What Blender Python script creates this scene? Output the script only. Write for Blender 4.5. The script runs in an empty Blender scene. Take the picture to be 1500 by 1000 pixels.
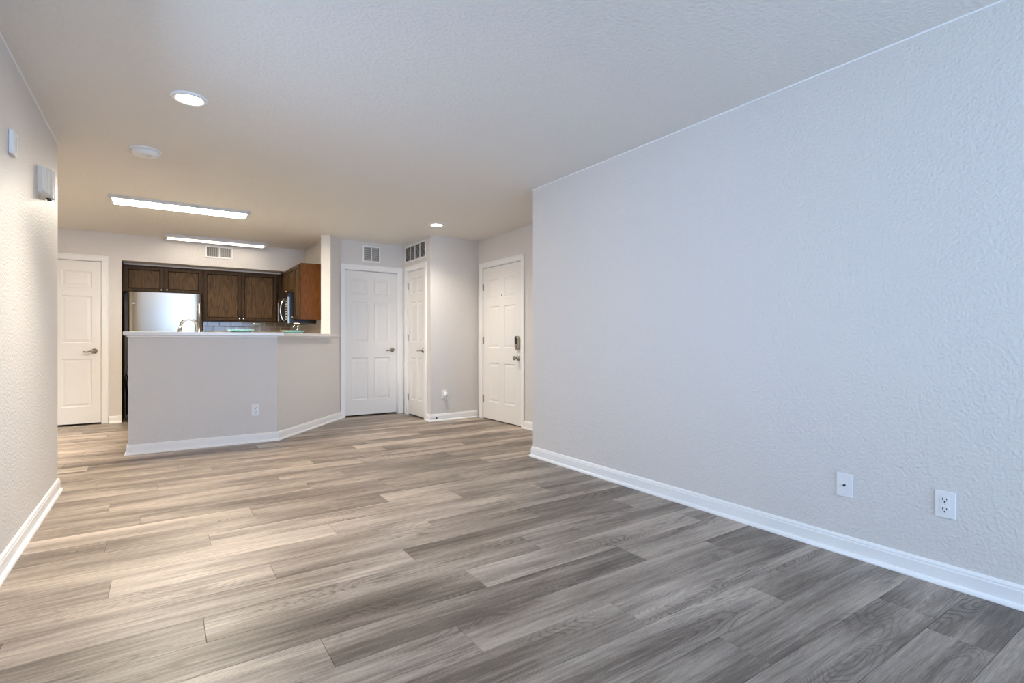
import bpy, bmesh, math, random
from mathutils import Vector, Matrix
random.seed(7)
scn = bpy.context.scene
C = scn.collection
PI = math.pi

# ------------------------------------------------------------------ camera, world, exposure
CAM_Z = 1.062
cam_d = bpy.data.cameras.new('camera')
cam = bpy.data.objects.new('camera', cam_d); C.objects.link(cam)
cam.location = (0, 0, CAM_Z)
cam.rotation_euler = (PI/2, 0, -math.radians(33.96))
cam_d.sensor_fit = 'HORIZONTAL'; cam_d.sensor_width = 36
cam_d.lens = 36*764.5/1500
cam_d.shift_y = -1.7/1500
cam_d.clip_start = 0.02
scn.camera = cam

world = bpy.data.worlds.new('daylight'); scn.world = world
world.use_nodes = True
bg = world.node_tree.nodes['Background']
bg.inputs['Color'].default_value = (0.45, 0.625, 0.94, 1)
bg.inputs['Strength'].default_value = 12.5
scn.view_settings.view_transform = 'Standard'
scn.view_settings.look = 'None'
scn.view_settings.exposure = 0.60
scn.view_settings.gamma = 1.0
scn.view_settings.use_curve_mapping = False
scn.cycles.max_bounces = 10
scn.cycles.diffuse_bounces = 7
scn.cycles.sample_clamp_indirect = 12
scn.cycles.caustics_reflective = False
scn.cycles.caustics_refractive = False
scn.cycles.transparent_max_bounces = 24
scn.cycles.use_denoising = True
# sky portal in the patio door opening behind the camera
PX0, PX1, PZ = 0.2, 2.75, 2.2
REAR = -3.2
pd = bpy.data.lights.new('sky_portal', 'AREA'); pd.shape = 'RECTANGLE'
pd.size = PX1-PX0; pd.size_y = PZ; pd.cycles.is_portal = True
po = bpy.data.objects.new('sky_portal', pd); C.objects.link(po)
po.location = ((PX0+PX1)/2, REAR-0.14, PZ/2); po.rotation_euler = (PI/2, 0, 0)

# unseen side window, added in the near left wall to light the right wall
WY0, WY1, WZ0, WZ1 = 1.85, 3.02, 0.75, 1.95
pd2 = bpy.data.lights.new('side_sky_portal', 'AREA'); pd2.shape = 'RECTANGLE'
pd2.size = WY1-WY0; pd2.size_y = WZ1-WZ0; pd2.cycles.is_portal = True
po2 = bpy.data.objects.new('side_sky_portal', pd2); C.objects.link(po2)
po2.location = (-0.60-0.14, (WY0+WY1)/2, (WZ0+WZ1)/2); po2.rotation_euler = (PI/2, 0, -PI/2)

PANEL_E, DOWN_E = 56.0, 30.0          # brightness of the strip panels and of the downlights
WARM = (1.0, 0.89, 0.73)

# ------------------------------------------------------------------ materials
def newmat(name):
    m = bpy.data.materials.new(name); m.use_nodes = True
    nt = m.node_tree; b = nt.nodes['Principled BSDF']
    return m, nt, b
def N(nt, t, **kw):
    n = nt.nodes.new(t)
    for k, v in kw.items(): setattr(n, k, v)
    return n
def bumped(nt, b, scale, strength, dist=0.002, detail=3, stretch=None):
    tc = N(nt, 'ShaderNodeTexCoord'); no = N(nt, 'ShaderNodeTexNoise')
    no.inputs['Scale'].default_value = scale; no.inputs['Detail'].default_value = detail
    src = tc.outputs['Object']
    if stretch:
        mp = N(nt, 'ShaderNodeMapping'); mp.inputs['Scale'].default_value = stretch
        nt.links.new(src, mp.inputs['Vector']); src = mp.outputs['Vector']
    nt.links.new(src, no.inputs['Vector'])
    bu = N(nt, 'ShaderNodeBump'); bu.inputs['Strength'].default_value = strength
    bu.inputs['Distance'].default_value = dist
    nt.links.new(no.outputs['Fac'], bu.inputs['Height']); nt.links.new(bu.outputs['Normal'], b.inputs['Normal'])
    return no
def plain(name, col, rough=0.5, metal=0.0, bump=None, spec=0.5, coat=0):
    m, nt, b = newmat(name)
    b.inputs['Base Color'].default_value = (*col, 1); b.inputs['Roughness'].default_value = rough
    b.inputs['Metallic'].default_value = metal; b.inputs['Specular IOR Level'].default_value = spec
    b.inputs['Coat Weight'].default_value = coat
    no = bumped(nt, b, *(bump or (60, 0.04, 0.0005)))
    # a trace of colour variation so no surface is perfectly flat
    hs = N(nt, 'ShaderNodeMixRGB', blend_type='MULTIPLY'); hs.inputs['Fac'].default_value = 0.06
    hs.inputs['Color1'].default_value = (*col, 1)
    nt.links.new(no.outputs['Fac'], hs.inputs['Color2']); nt.links.new(hs.outputs[0], b.inputs['Base Color'])
    return m
def emitter(name, col, e):
    m, nt, b = newmat(name)
    b.inputs['Base Color'].default_value = (0.8, 0.8, 0.8, 1)
    b.inputs['Emission Color'].default_value = (*col, 1); b.inputs['Emission Strength'].default_value = e
    return m

M = {}
M['wall'] = plain('wall_paint', (0.72, 0.685, 0.645), 0.5, bump=(75, 0.7, 0.005, 2))
M['ceiling'] = plain('ceiling_paint', (0.79, 0.755, 0.70), 0.55, bump=(55, 0.7, 0.006, 2))
M['trim'] = plain('white_trim_paint', (0.90, 0.89, 0.87), 0.32)
M['door'] = plain('white_door_paint', (0.84, 0.82, 0.79), 0.35, bump=(40, 0.1, 0.0005, 4, (6, 6, 0.6)))
M['plastic'] = plain('white_plastic', (0.84, 0.84, 0.83), 0.3)
M['grey_plastic'] = plain('offwhite_plastic', (0.66, 0.66, 0.66), 0.4)
M['cream'] = plain('cream_plastic', (0.74, 0.70, 0.62), 0.4)
M['chime'] = plain('aged_white_plastic', (0.80, 0.74, 0.65), 0.35)
M['nickel'] = plain('satin_nickel', (0.44, 0.395, 0.33), 0.27, 1.0)
M['chrome'] = plain('bright_metal', (0.85, 0.85, 0.84), 0.12, 1.0)
M['black'] = plain('black_plastic', (0.012, 0.012, 0.013), 0.25)
M['dark'] = plain('dark_void', (0.02, 0.018, 0.016), 0.8)
M['quartz'] = plain('quartz_top', (0.80, 0.77, 0.72), 0.2)
M['teal'] = plain('teal_glaze', (0.30, 0.60, 0.58), 0.15, coat=0.5)
M['alu'] = plain('white_vinyl_frame', (0.8, 0.8, 0.8), 0.35)
M['louvre'] = plain('louvre_enamel', (0.72, 0.70, 0.66), 0.4)
M['panel_light'] = emitter('panel_diffuser', WARM, PANEL_E)
M['panel_light_soft'] = emitter('panel_diffuser_soft', WARM, PANEL_E*0.05)
M['down_light'] = emitter('downlight_lens', (1.0, 0.86, 0.68), DOWN_E)
M['cook_light'] = emitter('cooktop_lamp', (1.0, 0.5, 0.2), 12)

def m_wood(name, c1, c2, rough, axis):
    m, nt, b = newmat(name)
    tc = N(nt, 'ShaderNodeTexCoord'); mp = N(nt, 'ShaderNodeMapping')
    mp.inputs['Scale'].default_value = (1, 1, 0.09) if axis == 'z' else (0.09, 1, 1)
    nt.links.new(tc.outputs['Object'], mp.inputs['Vector'])
    n1 = N(nt, 'ShaderNodeTexNoise'); n1.inputs['Scale'].default_value = 160; n1.inputs['Detail'].default_value = 4
    nt.links.new(mp.outputs[0], n1.inputs['Vector'])
    n2 = N(nt, 'ShaderNodeTexNoise'); n2.inputs['Scale'].default_value = 7; n2.inputs['Detail'].default_value = 1
    nt.links.new(mp.outputs[0], n2.inputs['Vector'])
    mu = N(nt, 'ShaderNodeMath', operation='MULTIPLY'); mu.inputs[1].default_value = 120
    nt.links.new(n2.outputs['Fac'], mu.inputs[0])
    si = N(nt, 'ShaderNodeMath', operation='SINE'); nt.links.new(mu.outputs[0], si.inputs[0])
    ma = N(nt, 'ShaderNodeMapRange'); ma.inputs['From Min'].default_value = -1; ma.inputs['From Max'].default_value = 1
    nt.links.new(si.outputs[0], ma.inputs['Value'])
    mx = N(nt, 'ShaderNodeMath', operation='MULTIPLY_ADD'); mx.inputs[1].default_value = 0.22
    nt.links.new(ma.outputs[0], mx.inputs[0])
    m2 = N(nt, 'ShaderNodeMath', operation='MULTIPLY'); m2.inputs[1].default_value = 0.85
    nt.links.new(n1.outputs['Fac'], m2.inputs[0]); nt.links.new(m2.outputs[0], mx.inputs[2])
    cr = N(nt, 'ShaderNodeValToRGB')
    cr.color_ramp.elements[0].position = 0.2; cr.color_ramp.elements[0].color = (*c1, 1)
    cr.color_ramp.elements[1].position = 0.8; cr.color_ramp.elements[1].color = (*c2, 1)
    nt.links.new(mx.outputs[0], cr.inputs['Fac']); nt.links.new(cr.outputs[0], b.inputs['Base Color'])
    b.inputs['Roughness'].default_value = rough; b.inputs['Specular IOR Level'].default_value = 0.18
    bu = N(nt, 'ShaderNodeBump'); bu.inputs['Strength'].default_value = 0.2; bu.inputs['Distance'].default_value = 0.001
    nt.links.new(mx.outputs[0], bu.inputs['Height']); nt.links.new(bu.outputs['Normal'], b.inputs['Normal'])
    return m
M['oak'] = m_wood('stained_oak', (0.030, 0.015, 0.005), (0.190, 0.105, 0.042), 0.5, 'z')
M['oak_edge'] = m_wood('stained_oak_frame', (0.032, 0.017, 0.006), (0.105, 0.057, 0.022), 0.5, 'z')
M['oak_side'] = m_wood('stained_side_panel', (0.085, 0.027, 0.005), (0.165, 0.060, 0.010), 0.36, 'z')

def m_steel():
    m, nt, b = newmat('brushed_stainless')
    b.inputs['Base Color'].default_value = (0.43, 0.405, 0.365, 1); b.inputs['Metallic'].default_value = 1
    b.inputs['Roughness'].default_value = 0.25
    no = bumped(nt, b, 300, 0.08, 0.0003, 2, (1, 1, 0.01))
    return m
M['steel'] = m_steel()

def m_glass(name, tint, w):
    m = bpy.data.materials.new(name); m.use_nodes = True; nt = m.node_tree; nt.nodes.clear()
    o = N(nt, 'ShaderNodeOutputMaterial'); mix = N(nt, 'ShaderNodeMixShader')
    tr = N(nt, 'ShaderNodeBsdfTransparent'); tr.inputs[0].default_value = (*tint, 1)
    gl = N(nt, 'ShaderNodeBsdfGlossy'); gl.inputs['Roughness'].default_value = 0.02
    lw = N(nt, 'ShaderNodeLayerWeight'); lw.inputs['Blend'].default_value = 0.5
    pw = N(nt, 'ShaderNodeMath', operation='POWER'); pw.inputs[1].default_value = 2.5
    ml = N(nt, 'ShaderNodeMath', operation='MULTIPLY_ADD'); ml.inputs[1].default_value = 0.6; ml.inputs[2].default_value = 0.05
    nt.links.new(lw.outputs['Facing'], pw.inputs[0]); nt.links.new(pw.outputs[0], ml.inputs[0])
    nt.links.new(ml.outputs[0], mix.inputs[0]); nt.links.new(tr.outputs[0], mix.inputs[1])
    nt.links.new(gl.outputs[0], mix.inputs[2]); nt.links.new(mix.outputs[0], o.inputs[0])
    return m
M['pane'] = m_glass('window_glass', (0.95, 0.97, 0.97), 0.2)
M['tumbler'] = m_glass('drinking_glass', (0.88, 0.89, 0.89), 0.45)

def m_tile():
    m, nt, b = newmat('taupe_subway_tile')
    tc = N(nt, 'ShaderNodeTexCoord'); mp = N(nt, 'ShaderNodeMapping')
    mp.inputs['Rotation'].default_value = (PI/2, 0, 0); mp.inputs['Location'].default_value = (0.04, 0.024, 0)
    nt.links.new(tc.outputs['Object'], mp.inputs['Vector'])
    br = N(nt, 'ShaderNodeTexBrick'); br.offset = 0.5
    br.inputs['Scale'].default_value = 1; br.inputs['Brick Width'].default_value = 0.155; br.inputs['Row Height'].default_value = 0.078
    br.inputs['Mortar Size'].default_value = 0.0035; br.inputs['Mortar Smooth'].default_value = 0.1
    br.inputs['Color1'].default_value = (0.34, 0.255, 0.15, 1); br.inputs['Color2'].default_value = (0.41, 0.31, 0.19, 1)
    br.inputs['Mortar'].default_value = (0.72, 0.64, 0.48, 1)
    nt.links.new(mp.outputs[0], br.inputs['Vector']); nt.links.new(br.outputs['Color'], b.inputs['Base Color'])
    rr = N(nt, 'ShaderNodeMapRange'); rr.inputs['To Min'].default_value = 0.13; rr.inputs['To Max'].default_value = 0.8
    nt.links.new(br.outputs['Fac'], rr.inputs['Value']); nt.links.new(rr.outputs[0], b.inputs['Roughness'])
    b.inputs['Coat Weight'].default_value = 0.0
    bu = N(nt, 'ShaderNodeBump'); bu.invert = True; bu.inputs['Distance'].default_value = 0.002; bu.inputs['Strength'].default_value = 0.6
    nt.links.new(br.outputs['Fac'], bu.inputs['Height']); nt.links.new(bu.outputs['Normal'], b.inputs['Normal'])
    return m
M['tile'] = m_tile()

def m_floor():
    m, nt, b = newmat('greige_vinyl_plank')
    L = nt.links.new
    tc = N(nt, 'ShaderNodeTexCoord'); at = N(nt, 'ShaderNodeAttribute'); at.attribute_name = 'plank'
    sp = N(nt, 'ShaderNodeSeparateColor'); L(at.outputs['Color'], sp.inputs[0])
    off = N(nt, 'ShaderNodeCombineXYZ')
    for i, k in ((0, 37.0), (1, 11.0), (2, 23.0)):
        mm = N(nt, 'ShaderNodeMath', operation='MULTIPLY'); mm.inputs[1].default_value = k
        L(sp.outputs[1], mm.inputs[0]); L(mm.outputs[0], off.inputs[i])
    ad = N(nt, 'ShaderNodeVectorMath', operation='ADD'); L(tc.outputs['Object'], ad.inputs[0]); L(off.outputs[0], ad.inputs[1])
    def noise(scale, s, detail=3, dist=0.0, rough=0.5):
        mp = N(nt, 'ShaderNodeMapping'); mp.inputs['Scale'].default_value = s; L(ad.outputs[0], mp.inputs['Vector'])
        n = N(nt, 'ShaderNodeTexNoise'); n.inputs['Scale'].default_value = scale; n.inputs['Detail'].default_value = detail
        n.inputs['Distortion'].default_value = dist; n.inputs['Roughness'].default_value = rough
        L(mp.outputs[0], n.inputs['Vector']); return n.outputs['Fac']
    broad = noise(1.0, (1.1, 7.0, 1), 3, 0.35)          # slow dark and light zones in a board
    streak = noise(1.0, (2.2, 62, 1), 4, 0.08, 0.65)     # long streaks
    fine = noise(1.0, (14, 330, 1), 3, 0.0, 0.7)       # pores
    field = noise(1.0, (0.9, 6.0, 1), 1.2, 0.6)        # contour field: cathedral grain
    mu = N(nt, 'ShaderNodeMath', operation='MULTIPLY'); mu.inputs[1].default_value = 260; L(field, mu.inputs[0])
    si = N(nt, 'ShaderNodeMath', operation='SINE'); L(mu.outputs[0], si.inputs[0])
    msk = N(nt, 'ShaderNodeMapRange'); msk.inputs['From Min'].default_value = 0.46; msk.inputs['From Max'].default_value = 0.68
    L(noise(1.0, (1.3, 5.0, 1), 1), msk.inputs['Value'])
    sh = N(nt, 'ShaderNodeMapRange'); sh.inputs['From Min'].default_value = 0.1; sh.inputs['To Max'].default_value = -1.0; L(si.outputs[0], sh.inputs['Value'])
    cat = N(nt, 'ShaderNodeMath', operation='MULTIPLY'); L(sh.outputs[0], cat.inputs[0]); L(msk.outputs[0], cat.inputs[1])
    def lin(src, a, prev):
        n = N(nt, 'ShaderNodeMath', operation='MULTIPLY_ADD'); n.inputs[1].default_value = a
        L(src, n.inputs[0])
        if prev is None: n.inputs[2].default_value = 0
        else: L(prev, n.inputs[2])
        return n.outputs[0]
    v = lin(broad, 1.0, None); v = lin(streak, 0.62, v); v = lin(fine, 0.62, v); v = lin(cat.outputs[0], 0.20, v)
    v = lin(sp.outputs[0], 0.25, v)
    mr = N(nt, 'ShaderNodeMapRange'); mr.inputs['From Min'].default_value = 0.84; mr.inputs['From Max'].default_value = 1.60
    L(v, mr.inputs['Value'])
    cr = N(nt, 'ShaderNodeValToRGB'); e = cr.color_ramp.elements
    e[0].position = 0.0; e[0].color = (0.066, 0.047, 0.034, 1)
    e[1].position = 1.0; e[1].color = (0.57, 0.475, 0.385, 1)
    k = e.new(0.35); k.color = (0.180, 0.140, 0.108, 1)
    k = e.new(0.65); k.color = (0.35, 0.285, 0.230, 1)
    L(mr.outputs[0], cr.inputs['Fac']); L(cr.outputs[0], b.inputs['Base Color'])
    rr = N(nt, 'ShaderNodeMapRange'); rr.inputs['To Min'].default_value = 0.42; rr.inputs['To Max'].default_value = 0.34
    L(mr.outputs[0], rr.inputs['Value']); L(rr.outputs[0], b.inputs['Roughness'])
    bu = N(nt, 'ShaderNodeBump'); bu.inputs['Strength'].default_value = 0.25; bu.inputs['Distance'].default_value = 0.0008
    L(v, bu.inputs['Height']); L(bu.outputs['Normal'], b.inputs['Normal'])
    return m
M['floor'] = m_floor()

# ------------------------------------------------------------------ helpers
def obj(name, bm, mat, parent=None, smooth=False, bevel=0.0, loc=None, rotz=None):
    me = bpy.data.meshes.new(name)
    bmesh.ops.recalc_face_normals(bm, faces=bm.faces[:])
    bm.to_mesh(me); bm.free()
    if isinstance(mat, (list, tuple)):
        for x in mat: me.materials.append(M[x] if isinstance(x, str) else x)
    else: me.materials.append(M[mat])
    if smooth:
        for p in me.polygons: p.use_smooth = True
    o = bpy.data.objects.new(name, me); C.objects.link(o)
    if parent: o.parent = parent
    if loc: o.location = loc
    if rotz is not None: o.rotation_euler = (0, 0, rotz)
    if bevel:
        bv = o.modifiers.new('bevel', 'BEVEL'); bv.width = bevel; bv.segments = 2; bv.limit_method = 'ANGLE'
        bv.harden_normals = False
    return o
def bx(bm, x0, x1, y0, y1, z0, z1, mi=0):
    vs = [bm.verts.new((x, y, z)) for x in (x0, x1) for y in (y0, y1) for z in (z0, z1)]
    for q in ((0,1,3,2),(4,6,7,5),(0,4,5,1),(2,3,7,6),(0,2,6,4),(1,5,7,3)):
        f = bm.faces.new([vs[i] for i in q]); f.material_index = mi
def box(*a):
    bm = bmesh.new(); bx(bm, *a); return bm
def boxes(*lst):
    bm = bmesh.new()
    for a in lst: bx(bm, *a)
    return bm
def prism(bm, pts, z0, z1):
    lo = [bm.verts.new((x, y, z0)) for x, y in pts]; hi = [bm.verts.new((x, y, z1)) for x, y in pts]
    n = len(pts)
    bm.faces.new(lo[::-1]); bm.faces.new(hi)
    for i in range(n): bm.faces.new([lo[i], lo[(i+1)%n], hi[(i+1)%n], hi[i]])
def lathe(bm, prof, seg=32, c=(0,0,0), axis='z', mi=0):
    """prof: (radius, height) pairs, turned about an axis through c"""
    rings = []
    for r, h in prof:
        ring = []
        for i in range(seg):
            a = 2*PI*i/seg; u, v = r*math.cos(a), r*math.sin(a)
            p = (u, v, h) if axis == 'z' else ((u, h, v) if axis == 'y' else (h, u, v))
            ring.append(bm.verts.new((c[0]+p[0], c[1]+p[1], c[2]+p[2])))
        rings.append(ring)
    for a, b in zip(rings, rings[1:]):
        for i in range(seg):
            f = bm.faces.new([a[i], a[(i+1)%seg], b[(i+1)%seg], b[i]]); f.material_index = mi
    for ring, r in ((rings[0], prof[0][0]), (rings[-1], prof[-1][0])):
        if r > 1e-6: bm.faces.new(ring).material_index = mi
    return bm
def tube(bm, pts, r, seg=12, mi=0):
    P = [Vector(p) for p in pts]; rs = r if isinstance(r, (list, tuple)) else [r]*len(P)
    t0 = (P[1]-P[0]).normalized(); up = Vector((0,0,1)) if abs(t0.z) < 0.9 else Vector((0,1,0))
    n = t0.cross(up).normalized(); rings = []
    for i, p in enumerate(P):
        t = ((P[i+1] if i+1 < len(P) else P[i]) - (P[i-1] if i else P[i])).normalized()
        n = (n - t*n.dot(t)).normalized(); b = t.cross(n)
        rings.append([bm.verts.new(p + (n*math.cos(2*PI*k/seg) + b*math.sin(2*PI*k/seg))*rs[i]) for k in range(seg)])
    for a, b in zip(rings, rings[1:]):
        for i in range(seg):
            bm.faces.new([a[i], a[(i+1)%seg], b[(i+1)%seg], b[i]]).material_index = mi
    bm.faces.new(rings[0]); bm.faces.new(rings[-1])
    return bm
def tag(o, label, cat=None, group=None, kind=None):
    o['label'] = label
    if cat: o['category'] = cat
    if group: o['group'] = group
    if kind: o['kind'] = kind
    return o
def struct(name, bm, mat, label, **kw):
    o = obj(name, bm, mat, **kw); tag(o, label, kind='structure'); return o
def thing(name, loc, label, cat, rotz=0, group=None):
    o = bpy.data.objects.new(name, None); C.objects.link(o); o.empty_display_size = 0.1
    o.location = loc; o.rotation_euler = (0, 0, rotz); tag(o, label, cat, group); return o
def copy_thing(root, loc, rotz, label):
    r = root.copy(); C.objects.link(r); r.location = loc; r.rotation_euler = (0, 0, rotz); r['label'] = label
    for ch in list(root.children):
        c = ch.copy(); C.objects.link(c); c.parent = r
        for g in list(ch.children):
            d = g.copy(); C.objects.link(d); d.parent = c
    return r

H = 2.44
XR, XL = 2.83, -0.60
YC = 3.86          # end of right wall
YL = 4.83          # end of left wall
YB = 8.42          # kitchen back / soffit plane
YA = 9.0           # back of the alcove
BAR = [(-0.25, 6.0), (1.03, 6.0), (2.03, 7.2)]
n45 = Vector((-1.2, 1.0)).normalized()

# ------------------------------------------------------------------ floor: one mesh of planks
ROW0, PITCH, PL = 0.745, 0.1965, 1.48
joints = {0: 2.456, 1: 1.66, 2: 2.11, 3: 1.51, 4: 0.913, 5: 0.472, 6: 1.168, 7: 0.135, 8: 1.022, 9: 0.43, 10: 1.30,
          11: 2.285, 12: 0.217, 13: 1.248, 14: 0.47, 15: -0.1, 16: 0.9, 17: -0.27, 18: 0.756, 19: -0.018, 20: 1.1,
          21: 0.35, 22: 1.6, 23: 0.277, 24: -0.5, 25: 0.8, 26: 0.1}
tones = {(1, 0): 0.12, (0, 1): 0.05, (4, 2): 0.08, (6, 0): 0.15, (4, 0): 0.8, (2, 0): 0.55, (2, 1): 0.5, (5, 2): 0.8,
         (9, 2): 0.15, (3, 1): 0.7, (3, 0): 0.55, (1, 1): 0.4, (0, 0): 0.4, (6, 1): 0.75, (4, 1): 0.5}
bm = bmesh.new(); faces = []
FX0, FX1, FY0, FY1 = -2.7, 4.6, -3.35, 9.2
k = math.floor((FY0-ROW0)/PITCH)
while ROW0+PITCH*k < FY1:
    y0 = max(FY0, ROW0+PITCH*k)+0.0004; y1 = min(FY1, ROW0+PITCH*(k+1))-0.0004
    j = joints.get(k, (k*0.613) % PL)
    n0 = math.floor((FX0-j)/PL)
    x = j + PL*n0; idx = n0
    while x < FX1:
        x0, x1 = max(FX0, x)+0.0004, min(FX1, x+PL)-0.0004
        if x1 > x0:
            # gently eased edge: top face plus a sloped skirt
            e = 0.0008
            t = [bm.verts.new(p) for p in ((x0+e, y0+e, 0), (x1-e, y0+e, 0), (x1-e, y1-e, 0), (x0+e, y1-e, 0))]
            s = [bm.verts.new(p) for p in ((x0, y0, -0.0012), (x1, y0, -0.0012), (x1, y1, -0.0012), (x0, y1, -0.0012))]
            tone = tones.get((k, idx+1 if j >= 0 else idx+1), random.random())
            fr = [bm.faces.new(t)] + [bm.faces.new([s[i], s[(i+1)%4], t[(i+1)%4], t[i]]) for i in range(4)]
            o2 = random.random()
            for f in fr: faces.append((tone, o2))
        x += PL; idx += 1
    k += 1
nf = len(bm.faces)
bx(bm, FX0, FX1, FY0, FY1, -0.12, -0.003, 1)
me = bpy.data.meshes.new('floor'); 
bm.normal_update(); bm.to_mesh(me); bm.free()
me.materials.append(M['floor']); me.materials.append(M['dark'])
ca = me.color_attributes.new('plank', 'FLOAT_COLOR', 'CORNER')
for p in me.polygons:
    t = faces[p.index] if p.index < nf else (0, 0)
    for li in p.loop_indices: ca.data[li].color = (t[0], t[1], 0, 1)
fl = bpy.data.objects.new('floor', me); C.objects.link(fl)
tag(fl, 'grey-brown wood-look plank floor running through the whole room', kind='structure')

struct('ceiling', box(FX0, FX1, FY0, FY1, H, H+0.12), 'ceiling', 'textured beige painted ceiling over living room and kitchen')

# ------------------------------------------------------------------ walls
T = 0.12
D1 = (-1.50, -0.614, 2.075)   # opening x0,x1,top
D2 = (2.09, 2.868, 2.05)
D3 = (6.435, 7.035, 2.05)     # along y at X=2.93
D4 = (5.205, 6.143, 2.05)     # along y at X=3.65
struct('wall_left', boxes((XL-T, XL, REAR, WY0, 0, H), (XL-T, XL, WY1, YL, 0, H), (XL-T, XL, WY0, WY1, 0, WZ0), (XL-T, XL, WY0, WY1, WZ1, H), (FX0+T, XL-T, YL-T, YL, 0, H)), 'wall', 'near left greige wall with doorbell chime, ending at the hallway')
struct('wall_right', boxes((XR, XR+T, REAR, YC, 0, H), (XR+T, 3.65+T, YC-T, YC, 0, H)), 'wall', 'long bare right-hand wall with two outlet plates low down')
struct('wall_rear', boxes((XL-T, PX0, REAR-T, REAR, 0, H), (PX1, XR+T, REAR-T, REAR, 0, H), (PX0, PX1, REAR-T, REAR, PZ, H)), 'wall', 'wall behind the viewpoint holding the patio door')
struct('wall_back', boxes((FX0+T, D1[0], YB, YB+T, 0, H), (D1[1], -0.418, YB, YB+T, 0, H), (D1[0], D1[1], YB, YB+T, D1[2], H),
        (-0.538, -0.418, YB+T, YA, 0, H), (-0.418, 1.84, YB, YA, 2.10, H), (-0.538, 2.03, YA, YA+T, 0, H)), 'wall', 'far wall of kitchen with white door and soffit over the cabinets')
bm = bmesh.new()
p0 = Vector((1.84, 6.972)); q0 = p0 + n45*0.13
prism(bm, [tuple(p0), (2.03, 7.2), (2.03, YA), (1.84, YA), (1.84, q0.y+0.12), tuple(q0)], 0, H)
struct('wall_kitchen_side', bm, 'wall', 'full-height wall end between the kitchen and the closet door')
struct('wall_closet', boxes((2.03, D2[0], 7.2, 7.2+T, 0, H), (D2[1], 2.93, 7.2, 7.2+T, 0, H), (D2[0], D2[1], 7.2, 7.2+T, D2[2], H)), 'wall', 'short wall with wide white door and small vent above it')
struct('wall_utility', boxes((2.93, 2.93+T, 6.26, D3[0], 0, H), (2.93, 2.93+T, D3[1], 7.2+T, 0, H), (2.93, 2.93+T, D3[0], D3[1], D3[2], H)), 'wall', 'short wall with narrow white door and return grille above it')
struct('wall_entry', box(2.93+T, 3.65+T, 6.26, 6.26+T, 0, H), 'wall', 'plain wall left of the front door with a plugged-in outlet')
struct('wall_front_door', boxes((3.65, 3.65+T, YC, D4[0], 0, H), (3.65, 3.65+T, D4[1], 6.26, 0, H), (3.65, 3.65+T, D4[0], D4[1], D4[2], H)), 'wall', 'entry wall holding the front door')
struct('wall_shell', boxes((FX0, FX0+T, YL-T, FY1, 0, H), (FX1-T, FX1, FY0, FY1, 0, H), (FX0+T, FX1-T, FY1-0.06, FY1, 0, H),
        (XR+T, FX1-T, REAR-T, REAR, 0, H)), 'wall', 'hallway end wall and unseen shell added to keep sky light out')  # hallway end wall, plus an unseen shell added against light leaks behind the doors
bm = bmesh.new()
b2 = Vector(BAR[1]); b3 = Vector((1.84, 6.972)); th = 0.12
# pony wall polygon (front line, then kitchen-side line)
mit = (Vector((0, 1)) + n45); mit = mit/ (mit.dot(Vector((0,1))))
prism(bm, [BAR[0], BAR[1], tuple(b3), tuple(b3+n45*th), tuple(b2+mit*th), (BAR[0][0], BAR[0][1]+th)], 0, 1.107)
struct('wall_bar', bm, 'wall', 'half-height angled wall below the breakfast bar counter')

# ------------------------------------------------------------------ baseboards
def sweep(bm, path, prof):
    """room lies on the left of the path; prof: (out, z)"""
    P = [Vector(p) for p in path]; n = len(P); cols = []
    for i in range(n):
        if i == 0: d = (P[1]-P[0]).normalized(); off = Vector((-d.y, d.x))
        elif i == n-1: d = (P[-1]-P[-2]).normalized(); off = Vector((-d.y, d.x))
        else:
            a = (P[i]-P[i-1]).normalized(); b = (P[i+1]-P[i]).normalized()
            na, nb = Vector((-a.y, a.x)), Vector((-b.y, b.x)); s = na+nb; off = s/ s.dot(na)
        cols.append([bm.verts.new((P[i].x+off.x*u, P[i].y+off.y*u, z)) for u, z in prof])
    m = len(prof)
    for a, b in zip(cols, cols[1:]):
        for i in range(m): bm.faces.new([a[i], a[(i+1)%m], b[(i+1)%m], b[i]])
    bm.faces.new(cols[0]); bm.faces.new(cols[-1])
BP = [(0.0005, 0), (0.028, 0), (0.028, 0.006), (0.025, 0.014), (0.019, 0.019), (0.0135, 0.0205), (0.0135, 0.07), (0.011, 0.075), (0.011, 0.082), (0.007, 0.09), (0.0005, 0.093)]
def baseboard(name, label, *paths):
    bm = bmesh.new()
    for p in paths: sweep(bm, p, BP)
    return struct(name, bm, 'trim', label)
baseboard('baseboard_right', 'white baseboard along the long right wall', [(XR, REAR), (XR, YC), (3.65, YC), (3.65, 5.145)])
baseboard('baseboard_left', 'white baseboard along the near left wall', [(FX0+T, YL), (XL, YL), (XL, REAR)])
baseboard('baseboard_bar', 'white baseboard round the foot of the breakfast bar', [(2.03, 7.188), BAR[1], BAR[0], (BAR[0][0], 6.12)])
baseboard('baseboard_entry', 'white baseboard beside the front door', [(3.636, 6.26), (2.93, 6.26), (2.93, 6.372)])
baseboard('baseboard_back', 'white baseboard on the far wall beside the white door', [(-0.418, YB), (-0.548, YB)], [(-1.566, YB), (FX0+T, YB)])
baseboard('baseboard_rear', 'white baseboard behind the viewpoint', [(XL, REAR), (PX0-0.002, REAR)], [(PX1+0.002, REAR), (XR, REAR)])

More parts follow.
